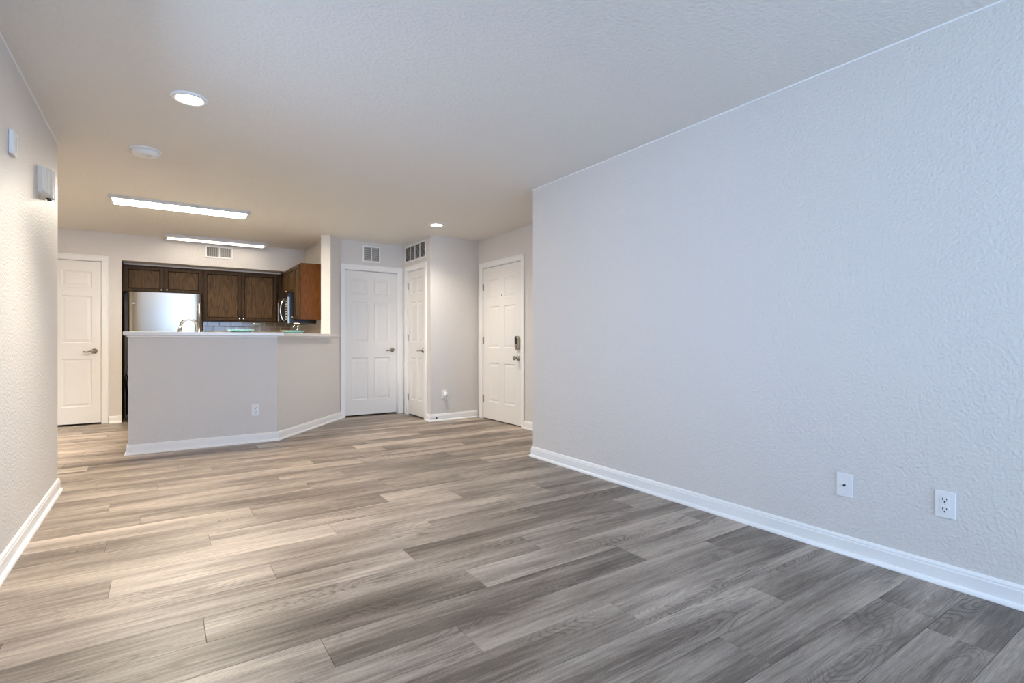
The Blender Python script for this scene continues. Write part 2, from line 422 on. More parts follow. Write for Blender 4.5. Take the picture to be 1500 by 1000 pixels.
# ------------------------------------------------------------------ doors
def panel_door(w, h, cols, rows, th=0.035):
    """cols/rows: panel intervals. local: x 0..w, front at y=0 facing -y, z up"""
    bm = bmesh.new()
    xs = sorted({0, w, *[v for c in cols for v in c]}); zs = sorted({0, h, *[v for r in rows for v in r]})
    rings = [(0.0, 0.0), (0.010, 0.009), (0.020, 0.009), (0.045, 0.003)]
    for i in range(len(xs)-1):
        for j in range(len(zs)-1):
            x0, x1, z0, z1 = xs[i], xs[i+1], zs[j], zs[j+1]
            ispan = any(abs(c[0]-x0) < 1e-6 for c in cols) and any(abs(r[0]-z0) < 1e-6 for r in rows)
            if not ispan:
                bm.faces.new([bm.verts.new(p) for p in ((x0,0,z0),(x1,0,z0),(x1,0,z1),(x0,0,z1))])
            else:
                prev = None
                for ins, dep in rings:
                    q = [bm.verts.new(p) for p in ((x0+ins,dep,z0+ins),(x1-ins,dep,z0+ins),(x1-ins,dep,z1-ins),(x0+ins,dep,z1-ins))]
                    if prev:
                        for t in range(4): bm.faces.new([prev[t], prev[(t+1)%4], q[(t+1)%4], q[t]])
                    prev = q
                bm.faces.new(prev)
    bmesh.ops.remove_doubles(bm, verts=bm.verts[:], dist=1e-5)
    # sides and back
    for q in (((0,0,0),(w,0,0),(w,th,0),(0,th,0)), ((0,0,h),(w,0,h),(w,th,h),(0,th,h)), ((0,0,0),(0,0,h),(0,th,h),(0,th,0)),
              ((w,0,0),(w,0,h),(w,th,h),(w,th,0)), ((0,th,0),(w,th,0),(w,th,h),(0,th,h))):
        bm.faces.new([bm.verts.new(p) for p in q])
    bmesh.ops.remove_doubles(bm, verts=bm.verts[:], dist=1e-5)
    return bm
def lever(parent, x, z, s, name='door_handle'):
    """lever handle; s=-1 points toward -x"""
    bm = bmesh.new()
    lathe(bm, [(0.033, 0.0), (0.033, -0.006), (0.026, -0.012), (0.012, -0.016), (0.011, -0.045), (0.0, -0.047)], 24, (x, 0, z), 'y')
    pts = [(x, -0.042, z), (x+s*0.02, -0.05, z+0.001), (x+s*0.045, -0.052, z-0.003), (x+s*0.07, -0.05, z-0.010), (x+s*0.095, -0.046, z-0.008), (x+s*0.112, -0.043, z-0.002)]
    tube(bm, pts, [0.011, 0.010, 0.009, 0.0085, 0.008, 0.006], 10)
    o = obj(name, bm, 'nickel', parent, smooth=True); o['label'] = 'satin metal lever handle'; return o
def hinge(parent, x, z):
    bm = bmesh.new(); bx(bm, x-0.002, x+0.014, -0.004, -0.0005, z-0.045, z+0.045); lathe(bm, [(0.0055, -0.047), (0.0055, 0.047)], 10, (x, -0.006, z))
    o = obj('hinge', bm, 'nickel', parent); o['label'] = 'satin metal hinge'; return o
def casing(parent, x0, x1, top, y=0.0, w=0.06, recess=0.04, left=True, right=True, wl=None, wr=None):
    """casing around an opening x0..x1 in door-local space; wall face at y; also jambs going in"""
    wl = wl or w; wr = wr or w
    bm = bmesh.new()
    def board(a, b, c, d):  # stepped moulding: x a..b, z c..d
        bx(bm, a, b, y-0.013, y-0.0005, c, d)
    board(x0-wl, x0+0.004, 0, top-0.004); board(x1-0.004, x1+wr, 0, top-0.004)
    board(x0-wl, x1+wr, top-0.004, top+w)
    # raised outer band
    bx(bm, x0-wl, x0-wl+0.016, y-0.018, y-0.013, 0, top+w-0.016); bx(bm, x1+wr-0.016, x1+wr, y-0.018, y-0.013, 0, top+w-0.016)
    bx(bm, x0-wl, x1+wr, y-0.018, y-0.013, top+w-0.016, top+w)
    # jambs lining the opening
    bx(bm, x0+0.0005, x0+0.012, y+0.0005, y+0.119, 0, top-0.0125); bx(bm, x1-0.012, x1-0.0005, y+0.0005, y+0.119, 0, top-0.0125)
    bx(bm, x0+0.0005, x1-0.0005, y+0.0005, y+0.119, top-0.012, top-0.0005)
    o = obj('door_frame', bm, 'trim', parent, bevel=0.002); return o
def make_door(name, label, origin, rotz, width, top, cols, rows, recess, handle, hinges, wl=None, wr=None, gap=0.020):
    """origin: world point of the local x=0 (left edge of opening seen from the room) on the wall face"""
    w = width-0.03; h = top-0.015-gap-0.002
    g = Vector((math.cos(rotz), math.sin(rotz))); inn = Vector((-math.sin(rotz), math.cos(rotz)))
    p = Vector(origin) + g*0.015 + inn*recess
    d = struct(name, panel_door(w, h, cols, rows), 'door', label, loc=(p.x, p.y, gap), rotz=rotz)
    fr = casing(d, -0.015, -0.015+width, top-gap, y=-recess, wl=wl, wr=wr)
    # frame children are placed in door-local space whose z origin is 12 mm up
    for v in fr.data.vertices:
        if v.co.z < 0.001: v.co.z = -gap+0.001
    for hx, hz in hinges: hinge(d, hx, hz-gap)
    if handle: lever(d, handle[0], handle[1]-gap, handle[2])
    return d
R6 = [(0.21, 0.81), (1.01, 1.60), (1.71, 1.91)]
w1 = D1[1]-D1[0]-0.03
make_door('door_1', 'white panelled door at far left beyond the breakfast bar', (D1[0], YB), 0, D1[1]-D1[0], D1[2],
          [(0.10, 0.38), (w1-0.385, w1-0.09)], R6, 0.015, (w1-0.065, 0.925, -1), [])
w2 = D2[1]-D2[0]-0.03
make_door('door_2', 'wide white six-panel door between kitchen and narrow corner door', (D2[0], 7.2), 0, D2[1]-D2[0], D2[2],
          [(0.10, w2/2-0.045), (w2/2+0.045, w2-0.10)], [(0.21, 0.80), (1.02, 1.58), (1.69, 1.91)], 0.06, (w2-0.062, 0.925, -1), [], wl=0.058, wr=0.058)
w3 = D3[1]-D3[0]-0.03
# wall faces -x: local x runs toward -y, rotz = -90
make_door('door_3', 'narrow white six-panel door set at right angles in the corner', (2.93, D3[1]), -PI/2, D3[1]-D3[0], D3[2],
          [(0.085, w3/2-0.035), (w3/2+0.035, w3-0.085)], [(0.21, 0.80), (1.02, 1.58), (1.69, 1.91)], 0.012, (w3-0.06, 0.925, -1),
          [(-0.006, 1.83), (-0.006, 1.10), (-0.006, 0.25)])
w4 = D4[1]-D4[0]-0.03
fd = make_door('door_4', 'white front door with keypad deadbolt and round knob', (3.65, D4[1]), -PI/2, D4[1]-D4[0], D4[2],
          [(0.14, w4/2-0.06), (w4/2+0.06, w4-0.14)], [(0.23, 0.75), (0.95, 1.50), (1.60, 1.86)], 0.010, None,
          [(-0.006, 1.78), (-0.006, 1.06), (-0.006, 0.27)], gap=0.012)
# front-door furniture (local x from the hinge side)
kx = w4-0.075
bm = bmesh.new()
lathe(bm, [(0.034, 0), (0.034, -0.005), (0.028, -0.012), (0.013, -0.016), (0.012, -0.035), (0.022, -0.042), (0.0275, -0.053), (0.0265, -0.066), (0.016, -0.074), (0, -0.075)], 28, (kx, 0, 0.845-0.012), 'y')
o = obj('door_knob', bm, 'nickel', fd, smooth=True); o['label'] = 'round satin metal knob'
bm = bmesh.new(); bz = 1.03-0.012
def stadium(bm, cx, cz, w, h, y0, y1, seg=12):
    pts = []
    r = w/2
    for i in range(seg+1): a = PI*i/seg; pts.append((cx+r*math.cos(a), cz+h/2-r+r*math.sin(a)))
    for i in range(seg+1): a = PI+PI*i/seg; pts.append((cx+r*math.cos(a), cz-h/2+r+r*math.sin(a)))
    A = [bm.verts.new((x, y0, z)) for x, z in pts]; B = [bm.verts.new((x, y1, z)) for x, z in pts]
    bm.faces.new(A); bm.faces.new(B[::-1])
    for i in range(len(pts)): bm.faces.new([A[i], A[(i+1)%len(pts)], B[(i+1)%len(pts)], B[i]])
stadium(bm, kx, bz, 0.068, 0.175, 0, -0.035)
dbt = obj('deadbolt', bm, 'nickel', fd, bevel=0.004); dbt['label'] = 'satin metal electronic deadbolt with black keypad'
bm = bmesh.new(); stadium(bm, kx, bz+0.035, 0.052, 0.095, -0.0352, -0.040)
o = obj('keypad', bm, 'black', dbt, bevel=0.002); o['label'] = 'glossy black keypad'
bm = lathe(bmesh.new(), [(0.014, -0.035), (0.014, -0.040), (0, -0.040)], 20, (kx, 0, bz-0.055), 'y'); obj('key_cylinder', bm, 'nickel', dbt, smooth=False)
bm = lathe(bmesh.new(), [(0.009, 0), (0.009, -0.003), (0.005, -0.004), (0.0, -0.003)], 16, (w4/2, 0, 1.635), 'y'); o = obj('peephole', bm, 'nickel', fd); o['label'] = 'small metal peephole'
bm = box(0.0, w4, 0.006, 0.030, -0.0115, -0.0005); obj('door_sweep', bm, 'dark', fd)

# sliding patio door behind the viewpoint
bm = bmesh.new()
def rim(bm, x0, x1, y0, y1, z0, z1, t):
    bx(bm, x0, x0+t, y0, y1, z0, z1); bx(bm, x1-t, x1, y0, y1, z0, z1)
    bx(bm, x0+t, x1-t, y0, y1, z0, z0+t); bx(bm, x0+t, x1-t, y0, y1, z1-t, z1)
rim(bm, PX0+0.002, PX1-0.002, REAR-0.10, REAR-0.01, 0.001, PZ-0.002, 0.035)
wd = struct('window_1', bm, 'alu', 'sliding glass patio door behind the viewpoint')
mid = (PX0+PX1)/2
for a, b, y in ((PX0+0.04, mid+0.03, REAR-0.045), (mid-0.03, PX1-0.04, REAR-0.085)):
    bm = bmesh.new(); rim(bm, a, b, y, y+0.03, 0.04, PZ-0.04, 0.06); s = obj('window_sash', bm, 'alu', wd)
    obj('window_pane', box(a+0.055, b-0.055, y+0.012, y+0.016, 0.095, PZ-0.095), 'pane', s)

bm = bmesh.new()
def rim_x(bm, x0, x1, y0, y1, z0, z1, t):
    bx(bm, x0, x1, y0, y0+t, z0, z1); bx(bm, x0, x1, y1-t, y1, z0, z1)
    bx(bm, x0, x1, y0+t, y1-t, z0, z0+t); bx(bm, x0, x1, y0+t, y1-t, z1-t, z1)
rim_x(bm, XL-0.10, XL-0.02, WY0+0.002, WY1-0.002, WZ0+0.002, WZ1-0.002, 0.035)
ymid = (WY0+WY1)/2; bx(bm, XL-0.08, XL-0.05, ymid-0.02, ymid+0.02, WZ0+0.038, WZ1-0.038)
wd = struct('window_added', bm, 'alu', 'unseen window added in the near left wall to light the right wall')  # out of view, added for its daylight on the right wall
obj('window_pane', boxes((XL-0.068, XL-0.064, WY0+0.038, ymid-0.021, WZ0+0.038, WZ1-0.038), (XL-0.068, XL-0.064, ymid+0.021, WY1-0.038, WZ0+0.038, WZ1-0.038)), 'pane', wd)

# ------------------------------------------------------------------ ceiling fixtures
def strip_light(x0, x1, y0, y1, drop, mat, label):
    cx, cy = (x0+x1)/2, (y0+y1)/2
    t = thing('ceiling_light', (cx, cy, H), label, 'ceiling light', group='flat panel lights on the kitchen ceiling')
    hx, hy = (x1-x0)/2, (y1-y0)/2
    bm = bmesh.new(); m = 0.03
    bx(bm, -hx, hx, -hy, hy, -0.012, -0.0005)
    # sloped rim
    for (a0, a1, b0, b1) in ((-hx, hx, -hy, -hy+m), (-hx, hx, hy-m, hy), (-hx, -hx+m, -hy+m, hy-m), (hx-m, hx, -hy+m, hy-m)):
        bx(bm, a0, a1, b0, b1, -drop, -0.012)
    fr = obj('frame', bm, 'grey_plastic', t, bevel=0.004)
    bm = bmesh.new(); n = 10; sag = 0.006
    hx2, hy2 = hx-m-0.001, hy-m-0.001
    rows_ = []
    for i in range(n+1):
        u = -1+2*i/n; z = -drop+0.004 - sag*(1-u*u)
        rows_.append([bm.verts.new((-hx2, u*hy2, z)), bm.verts.new((hx2, u*hy2, z))])
    for a, b in zip(rows_, rows_[1:]): bm.faces.new([a[0], a[1], b[1], b[0]])
    top = [bm.verts.new(p) for p in ((-hx2,-hy2,-0.013),(hx2,-hy2,-0.013),(hx2,hy2,-0.013),(-hx2,hy2,-0.013))]
    bm.faces.new(top)
    bm.faces.new([rows_[0][0], rows_[0][1], top[1], top[0]]); bm.faces.new([rows_[-1][0], rows_[-1][1], top[2], top[3]])
    bm.faces.new([r[0] for r in rows_]+[top[3], top[0]]); bm.faces.new([r[1] for r in rows_]+[top[2], top[1]])
    obj('diffuser', bm, mat, t)
    return t
strip_light(-0.41, 0.80, 6.19, 6.51, 0.030, 'panel_light', 'long flat ceiling light nearer the living room, above the breakfast bar')
strip_light(0.05, 1.25, 8.05, 8.31, 0.045, 'panel_light_soft', 'long flat ceiling light close to the kitchen soffit vent')

def downlight(x, y, power, cone, label):
    t = thing('recessed_light', (x, y, H), label, 'ceiling light', group='round recessed downlights')
    bm = lathe(bmesh.new(), [(0.097, -0.0005), (0.097, -0.004), (0.091, -0.010), (0.072, -0.012), (0.066, -0.009), (0.0645, -0.0005)], 48)
    o = obj('trim_ring', bm, 'plastic', t, smooth=True)
    bm = lathe(bmesh.new(), [(0.064, -0.001), (0.064, -0.007), (0.045, -0.0095), (0.0, -0.0105)], 40); obj('lens', bm, 'down_light', t, smooth=True)
    ld = bpy.data.lights.new('downlight_beam', 'SPOT'); ld.energy = power; ld.color = (1.0, 0.91, 0.78)
    ld.spot_size = math.radians(cone); ld.spot_blend = 1.0; ld.shadow_soft_size = 0.07
    lo = bpy.data.objects.new('downlight_beam', ld); C.objects.link(lo); lo.parent = t; lo.location = (0, 0, -0.03)
    return t
downlight(0.137, 3.49, 165, 108, 'bright round downlight over the living room floor, the larger in view')
downlight(2.727, 5.66, 62, 135, 'small far round downlight near the entry, above the front door area')

downlight(-1.75, 6.60, 235, 110, 'unseen round downlight added round the corner to brighten the hallway by the far left door')  # assumed lamp out of view, added to brighten the hallway and far left door

t = thing('smoke_detector', (-0.09, 4.62, H), 'round white smoke detector on ceiling behind the nearer downlight', 'smoke detector')
bm = lathe(bmesh.new(), [(0.098, -0.0005), (0.098, -0.008), (0.094, -0.012), (0.088, -0.012)], 40); obj('base', bm, 'plastic', t, smooth=False)
bm = lathe(bmesh.new(), [(0.087, -0.0125), (0.085, -0.030), (0.076, -0.040), (0.05, -0.045), (0.0, -0.046)], 40); cv = obj('cover', bm, 'plastic', t, smooth=True)
for v in (1,):
    bm = lathe(bmesh.new(), [(0.012, -0.0450), (0.012, -0.0485), (0, -0.0490)], 16, (0.025, -0.03, 0)); o = obj('test_button', bm, 'grey_plastic', cv)

# ------------------------------------------------------------------ vents (local: wall face y=0, facing -y)
def vent(loc, rotz, w, h, label, bays, slats, vertical, dark_back, name='air_vent', cat='vent'):
    t = thing(name, loc, label, cat, rotz)
    b = 0.022
    bm = bmesh.new()
    for a in ((-w/2, w/2, -0.009, -0.0008, 0, b), (-w/2, w/2, -0.009, -0.0008, h-b, h), (-w/2, -w/2+b, -0.009, -0.0008, b, h-b), (w/2-b, w/2, -0.009, -0.0008, b, h-b)): bx(bm, *a)
    iw = w-2*b
    for i in range(1, bays): 
        x = -iw/2+iw*i/bays; bx(bm, x-0.006, x+0.006, -0.009, -0.0008, b, h-b)
    obj('frame', bm, 'plastic', t, bevel=0.0015)
    obj('backing', box(-w/2+b, w/2-b, -0.0010, -0.0004, b, h-b), 'dark', t)
    bm = bmesh.new()
    for i in range(bays):
        x0 = -iw/2+iw*i/bays+0.0065; x1 = -iw/2+iw*(i+1)/bays-0.0065
        if vertical:
            for k in range(slats):
                x = x0+(x1-x0)*(k+0.5)/slats
                bx(bm, x-0.0022, x+0.0022, -0.007, -0.0015, b, h-b)
        else:
            for k in range(slats):
                z = b+(h-2*b)*(k+0.5)/slats; dz = (h-2*b)/slats*dark_back
                vs = [bm.verts.new(p) for p in ((x0,-0.008,z-dz),(x1,-0.008,z-dz),(x1,-0.0015,z+dz*0.6),(x0,-0.0015,z+dz*0.6))]
                vt = [bm.verts.new((v.co.x, v.co.y, v.co.z+0.0015)) for v in vs]
                bm.faces.new(vs); bm.faces.new(vt)
                for q in range(4): bm.faces.new([vs[q], vs[(q+1)%4], vt[(q+1)%4], vt[q]])
    o = obj('louvre', bm, 'louvre', t); o['kind'] = 'stuff'
    return t
vent((0.688, YB, 2.215), 0, 0.346, 0.175, 'white supply vent on the kitchen soffit under the strip light', 2, 11, True, 0)
vent((2.463, 7.2, 2.155), 0, 0.255, 0.235, 'small two-bay vent above the wide white door', 2, 13, False, 0.36)
vent((2.93, 6.75, 2.165), -PI/2, 0.70, 0.24, 'four-bay return air grille above the narrow corner door', 4, 12, False, 0.22, 'return_grille', 'vent')

# ------------------------------------------------------------------ wall plates
def plate_base(t, w=0.072, h=0.117):
    bm = box(-w/2, w/2, -0.006, -0.0006, -h/2, h/2); return obj('cover_plate', bm, 'plastic', t, bevel=0.003)
def outlet(loc, rotz, label, w=0.072, h=0.117):
    t = thing('wall_outlet', loc, label, 'outlet', rotz, 'duplex outlets')
    plate_base(t, w, h)
    for dz in (0.021, -0.021):
        bm = bmesh.new(); pts = []
        for i in range(24):
            a = 2*PI*i/24; pts.append((0.0175*math.cos(a), max(-0.0145, min(0.0145, 0.0175*math.sin(a)))))
        A = [bm.verts.new((x, -0.0062, z+dz)) for x, z in pts]; B = [bm.verts.new((x, -0.0095, z+dz)) for x, z in pts]
        bm.faces.new(A); bm.faces.new(B)
        for i in range(24): bm.faces.new([A[i], A[(i+1)%24], B[(i+1)%24], B[i]])
        r = obj('receptacle', bm, 'plastic', t)
        bm = bmesh.new(); bx(bm, -0.0085, -0.0055, -0.0102, -0.0096, dz-0.001, dz+0.009); bx(bm, 0.0055, 0.0080, -0.0102, -0.0096, dz+0.000, dz+0.008)
        lathe(bm, [(0.0032, -0.0096), (0.0032, -0.0102), (0, -0.0102)], 12, (0, 0, dz-0.0085), 'y')
        o = obj('slots', bm, 'black', r); o['label'] = 'dark plug slots'
    bm = lathe(bmesh.new(), [(0.003, -0.006), (0.003, -0.0072), (0, -0.0075)], 12, (0, 0, 0), 'y'); obj('screw', bm, 'grey_plastic', t)
    return t
outlet((XR, 0.829, 0.349), -PI/2, 'white duplex outlet on the right wall, nearest the camera', 0.074, 0.115)
outlet((0.82, 6.0, 0.338), 0, 'white duplex outlet on the front of the breakfast bar wall')
outlet((3.127, 6.26, 0.347), 0, 'white duplex outlet left of the front door, mostly covered by a plug-in')
t = thing('plug_in_freshener', (3.134, 6.26-0.0105, 0.345), 'white rounded plug-in device in the outlet left of the front door', 'plug-in')
bm = bmesh.new()
for i, (y, sx, sz) in enumerate(((0, 0.020, 0.030), (-0.012, 0.026, 0.037), (-0.03, 0.027, 0.038), (-0.042, 0.020, 0.030), (-0.046, 0.008, 0.012))):
    pass
lathe(bm, [(0.020, 0.0), (0.027, -0.012), (0.028, -0.030), (0.020, -0.042), (0.0, -0.046)], 28, (0, 0, 0), 'y')
for v in bm.verts: v.co.z *= 1.35
obj('housing', bm, 'plastic', t, smooth=True)
bm = box(-0.012, 0.012, -0.049, -0.041, -0.014, -0.002); obj('light_window', bm, 'grey_plastic', t, bevel=0.003)
t = thing('coax_plate', (XR, 1.23, 0.342), 'white coax wall plate on right wall, left of the nearest outlet', 'wall plate', -PI/2)
plate_base(t, 0.076, 0.116)
bm = lathe(bmesh.new(), [(0.0055, -0.006), (0.0055, -0.009), (0.0045, -0.010), (0.0045, -0.016), (0.0, -0.016)], 14, (0, 0, 0), 'y')
o = obj('coax_jack', bm, 'black', t); o['label'] = 'dark metal threaded jack'
for dz in (0.042, -0.042):
    bm = lathe(bmesh.new(), [(0.003, -0.006), (0.003, -0.0072), (0, -0.0075)], 12, (0, 0, dz), 'y'); obj('screw', bm, 'grey_plastic', t)

# left wall: faces +x -> rotz +90 : local -y => +x
t = thing('door_chime', (XL, 4.185, 2.0), 'ribbed white doorbell chime box high on the near left wall', 'door chime', PI/2)
bm = bmesh.new(); W2, HH, DD = 0.10, 0.088, 0.066
pp = [(-W2, HH), (W2, HH)]+[(W2*math.cos(PI*i/12), -HH+0.04-0.04*math.sin(PI*i/12)**0.7) for i in range(13)]
A_ = [bm.verts.new((x, -0.0006, z)) for x, z in pp]; B_ = [bm.verts.new((x, -0.022, z)) for x, z in pp]
bm.faces.new(A_); bm.faces.new(B_)
for i in range(len(pp)): bm.faces.new([A_[i], A_[(i+1)%len(pp)], B_[(i+1)%len(pp)], B_[i]])
obj('back_plate', bm, 'cream', t, bevel=0.002)
bm = bmesh.new(); n = 14; cols_ = []
for i in range(n+1):
    a = i/n; x = -W2+0.004 + (2*W2-0.008)*a; d = 0.024 + (DD-0.024)*math.sin(PI*a)**0.6
    zb = -HH+0.042-0.040*math.sin(PI*a)**0.7; cols_.append([bm.verts.new((x, -d, zb)), bm.verts.new((x, -d, HH-0.004)), bm.verts.new((x, -0.0225, HH-0.004)), bm.verts.new((x, -0.0225, zb))])
for a, b in zip(cols_, cols_[1:]):
    for q in range(4): bm.faces.new([a[q], a[(q+1)%4], b[(q+1)%4], b[q]])
bm.faces.new(cols_[0]); bm.faces.new(cols_[-1])
cv = obj('cover', bm, 'chime', t)
bm = bmesh.new()
for i in range(2, n-1, 2):
    a = i/n; x = -W2+0.004 + (2*W2-0.008)*a; d = 0.024 + (DD-0.024)*math.sin(PI*a)**0.6
    bx(bm, x-0.003, x+0.003, -d-0.003, -d+0.004, -HH+0.044-0.040*math.sin(PI*a)**0.7, HH-0.004)
obj('ribs', bm, 'chime', cv, bevel=0.001)
obj('sound_slot', box(-0.03, 0.03, -0.050, -0.03, -HH-0.0012, -HH+0.003), 'dark', cv)
t = thing('wall_sensor', (XL, 3.435, 2.01), 'small flat white sensor box on the left wall, nearer than the chime', 'sensor', PI/2)
obj('housing', box(-0.046, 0.046, -0.020, -0.0006, -0.058, 0.058), 'plastic', t, bevel=0.004)
obj('sensor_slit', box(0.012, 0.018, -0.0212, -0.0202, -0.035, 0.04), 'grey_plastic', t)

t = thing('door_stop', (2.985, 6.26-0.0135, 0.05), 'small baseboard door stop with black tip by the entry corner', 'door stop', 0)
bm = lathe(bmesh.new(), [(0.012, -0.0005), (0.012, -0.006), (0.006, -0.008), (0.006, -0.05)], 16, (0, 0, 0), 'y'); obj('stem', bm, 'plastic', t)
bm = lathe(bmesh.new(), [(0.010, -0.0505), (0.010, -0.062), (0.007, -0.064), (0, -0.064)], 16, (0, 0, 0), 'y'); o = obj('rubber_tip', bm, 'black', t); o['label'] = 'black rubber tip'

# ------------------------------------------------------------------ kitchen cabinets
def cab_door(parent, x0, x1, z0, z1, y, knob=None):
    """shaker door on local front plane y (facing -y)"""
    bm = bmesh.new(); s = 0.040; th = 0.02
    bx(bm, x0, x0+s, y-th, y-0.0005, z0, z1); bx(bm, x1-s, x1, y-th, y-0.0005, z0, z1)
    bx(bm, x0+s, x1-s, y-th, y-0.0005, z0, z0+s); bx(bm, x0+s, x1-s, y-th, y-0.0005, z1-s, z1)
    d = obj('door', bm, 'oak_edge', parent, bevel=0.003)
    bm = bmesh.new(); bx(bm, x0+s+0.006, x1-s-0.006, y-th+0.010, y-0.001, z0+s+0.006, z1-s-0.006)
    obj('panel', bm, 'oak', d, bevel=0.002)
    if knob:
        bm = lathe(bmesh.new(), [(0.008, -0.0), (0.006, -0.010), (0.007, -0.016), (0.015, -0.022), (0.0155, -0.028), (0.009, -0.033), (0, -0.034)], 20, (knob[0], y-th, knob[1]), 'y')
        o = obj('knob', bm, 'chrome', d, smooth=True); o['label'] = 'round bright metal knob'
    return d
def cabinet(name, loc, rotz, w, dep, z0, z1, doors, label, cat='kitchen cabinet', side=None, group=None, knob_low=True, stile=0.02):
    """local: x 0..w, front at y=0, back at y=dep"""
    t = thing(name, loc, label, cat, rotz, group)
    bm = bmesh.new(); p = 0.018
    bx(bm, 0, p, 0.0, dep, z0, z1); bx(bm, w-p, w, 0.0, dep, z0, z1)
    bx(bm, p, w-p, 0.0, dep, z1-p, z1); bx(bm, p, w-p, 0.012, dep, z0+0.012, z0+0.012+p)
    bx(bm, p, w-p, dep-0.006, dep, z0+0.03, z1-p)
    obj('carcass', bm, side or 'oak_side', t)
    bm = bmesh.new(); f = 0.035
    bx(bm, p, f, -0.0, 0.018, z0, z1-p); bx(bm, w-f, w-p, 0, 0.018, z0, z1-p); bx(bm, f, w-f, 0, 0.018, z0, z0+0.012); bx(bm, f, w-f, 0, 0.018, z1-f, z1-p)
    if len(doors) == 2: bx(bm, w/2-0.03, w/2+0.03, 0, 0.018, z0+0.012, z1-f)
    obj('face_frame', bm, 'oak_edge', t)
    for (a, b, kside) in doors:
        kx_ = a+0.022 if kside < 0 else b-0.022
        kz_ = z0+0.040 if knob_low else z1-0.045
        cab_door(t, a, b, z0+0.012, z1-0.022, 0, (kx_, kz_) if kside else None)
    return t
G = 'stained oak wall cabinets'
YF = 8.69
cabinet('wall_cabinet', (-0.412, YF, 0), 0, 0.918, YA-YF-0.002, 1.715, 2.080, [(0.014, 0.446, 1), (0.464, 0.904, -1)], 'short two-door dark oak cabinet directly above the refrigerator', group=G, side='oak_edge')
cabinet('wall_cabinet', (0.508, YF, 0), 0, 0.985, YA-YF-0.002, 1.343, 2.080, [(0.010, 0.484, 1), (0.494, 0.966, -1)], 'tall two-door dark oak cabinet right of the refrigerator over the tiles', group=G, side='oak_edge')
# filler in the corner
tag(obj('corner_filler', box(1.4945, 1.838, YF+0.04, YA-0.002, 1.343, 2.080), 'oak_edge', bevel=0.002), 'dark oak corner filler between the back and side cabinets', 'cabinet filler')
# side wall cabinets: fronts face -x ; local x runs toward -y
XF = 1.555
cabinet('wall_cabinet', (XF, 7.705, 0), -PI/2, 0.335, 1.838-XF, 1.343, 2.10, [(0.012, 0.323, -1)], 'single-door oak cabinet with broad side panel nearest the camera', group=G)
cabinet('wall_cabinet', (XF, 8.470, 0), -PI/2, 0.762, 1.838-XF, 1.72, 2.10, [(0.012, 0.376, 1), (0.386, 0.750, -1)], 'short oak cabinet above the microwave on the side wall', group=G)
tag(obj('cabinet_filler', box(XF+0.02, 1.838, 8.472, YF+0.038, 1.343, 2.080), 'oak_edge', bevel=0.002), 'narrow dark strip beside the microwave cabinet in the corner', 'cabinet filler')

struct('trim_2', box(-0.410, 1.545, YF+0.002, YF+0.03, 2.0805, 2.0995), 'wall', 'painted strip between the dark cabinets and the soffit')

# microwave (fronts face -x)
t = thing('microwave', (1.456, 8.462, 1.30), 'black and stainless over-range microwave with arched handle', 'microwave', -PI/2)
w, dp, hh = 0.748, 1.838-1.456, 0.418
obj('body', box(0, w, 0.03, dp, 0, hh), 'black', t, bevel=0.003)
bm = bmesh.new(); rim(bm, 0, w*0.76, 0.0, 0.029, 0.012, hh-0.055, 0.035); dr = obj('door', bm, 'steel', t, bevel=0.003)
obj('window', box(0.036, w*0.76-0.036, 0.008, 0.028, 0.048, hh-0.092), 'black', dr)
bm = bmesh.new(); pts = []
for i in range(13):
    a = i/12; pts.append((w*0.76-0.02, -0.004-0.052*math.sin(PI*a)**0.55, 0.035+(hh-0.115)*a))
tube(bm, pts, 0.010, 10); o = obj('handle', bm, 'chrome', dr, smooth=True); o['label'] = 'arched bright metal handle'
cp = obj('control_panel', box(w*0.765, w-0.022, 0.002, 0.029, 0.012, hh-0.055), 'black', t, bevel=0.002)
bm = bmesh.new()
for i in range(7):
    for j in range(3): bx(bm, w*0.80+j*0.036, w*0.80+j*0.036+0.024, 0.0002, 0.0018, 0.05+i*0.035, 0.05+i*0.035+0.016)
o = obj('buttons', bm, 'grey_plastic', cp); o['label'] = 'small pale buttons'
obj('edge_trim', box(w-0.021, w, 0.0, 0.029, 0.012, hh-0.055), 'steel', t, bevel=0.002)
bm = bmesh.new(); bx(bm, 0, w, 0.004, 0.029, hh-0.053, hh-0.002)
vt = obj('vent_strip', bm, 'black', t, bevel=0.002)
obj('bottom_trim', box(0, w, 0.002, 0.029, 0.0, 0.011), 'steel', t)
o = obj('cooktop_lamp', box(w-0.10, w-0.03, 0.10, 0.16, -0.006, -0.0005), 'cook_light', t); o['label'] = 'small glowing orange cooktop lamp'

# under-cabinet and base cabinets, counters (below the bar line of sight)
bc = cabinet('base_cabinet', (0.60, YF-0.29, 0), 0, 0.85, YA-YF+0.288, 0.10, 0.868, [(0.018, 0.415, 1), (0.435, 0.832, -1)], 'dark oak base cabinet under the tiled backsplash', side='oak_edge', knob_low=False)
obj('toe_kick', box(0.01, 0.84, 0.06, 0.10, 0.0005, 0.099), 'dark', bc)
tag(obj('kitchen_counter', box(0.585, 1.838, YF-0.32, YA-0.014, 0.870, 0.908), 'quartz', bevel=0.003), 'pale counter along the tiled back wall of the kitchen', 'countertop')
bc = cabinet('sink_cabinet', (0.93, 6.70, 0), PI, 1.14, 0.572, 0.10, 0.868, [(0.018, 0.56, 1), (0.58, 1.122, -1)], 'dark oak sink cabinet behind the breakfast bar', side='oak_edge', knob_low=False)
obj('toe_kick', box(0.01, 1.15, 0.06, 0.10, 0.0005, 0.099), 'dark', bc)
bm = bmesh.new(); sx0, sx1, sy0, sy1 = -0.13, 0.26, 6.27, 6.62
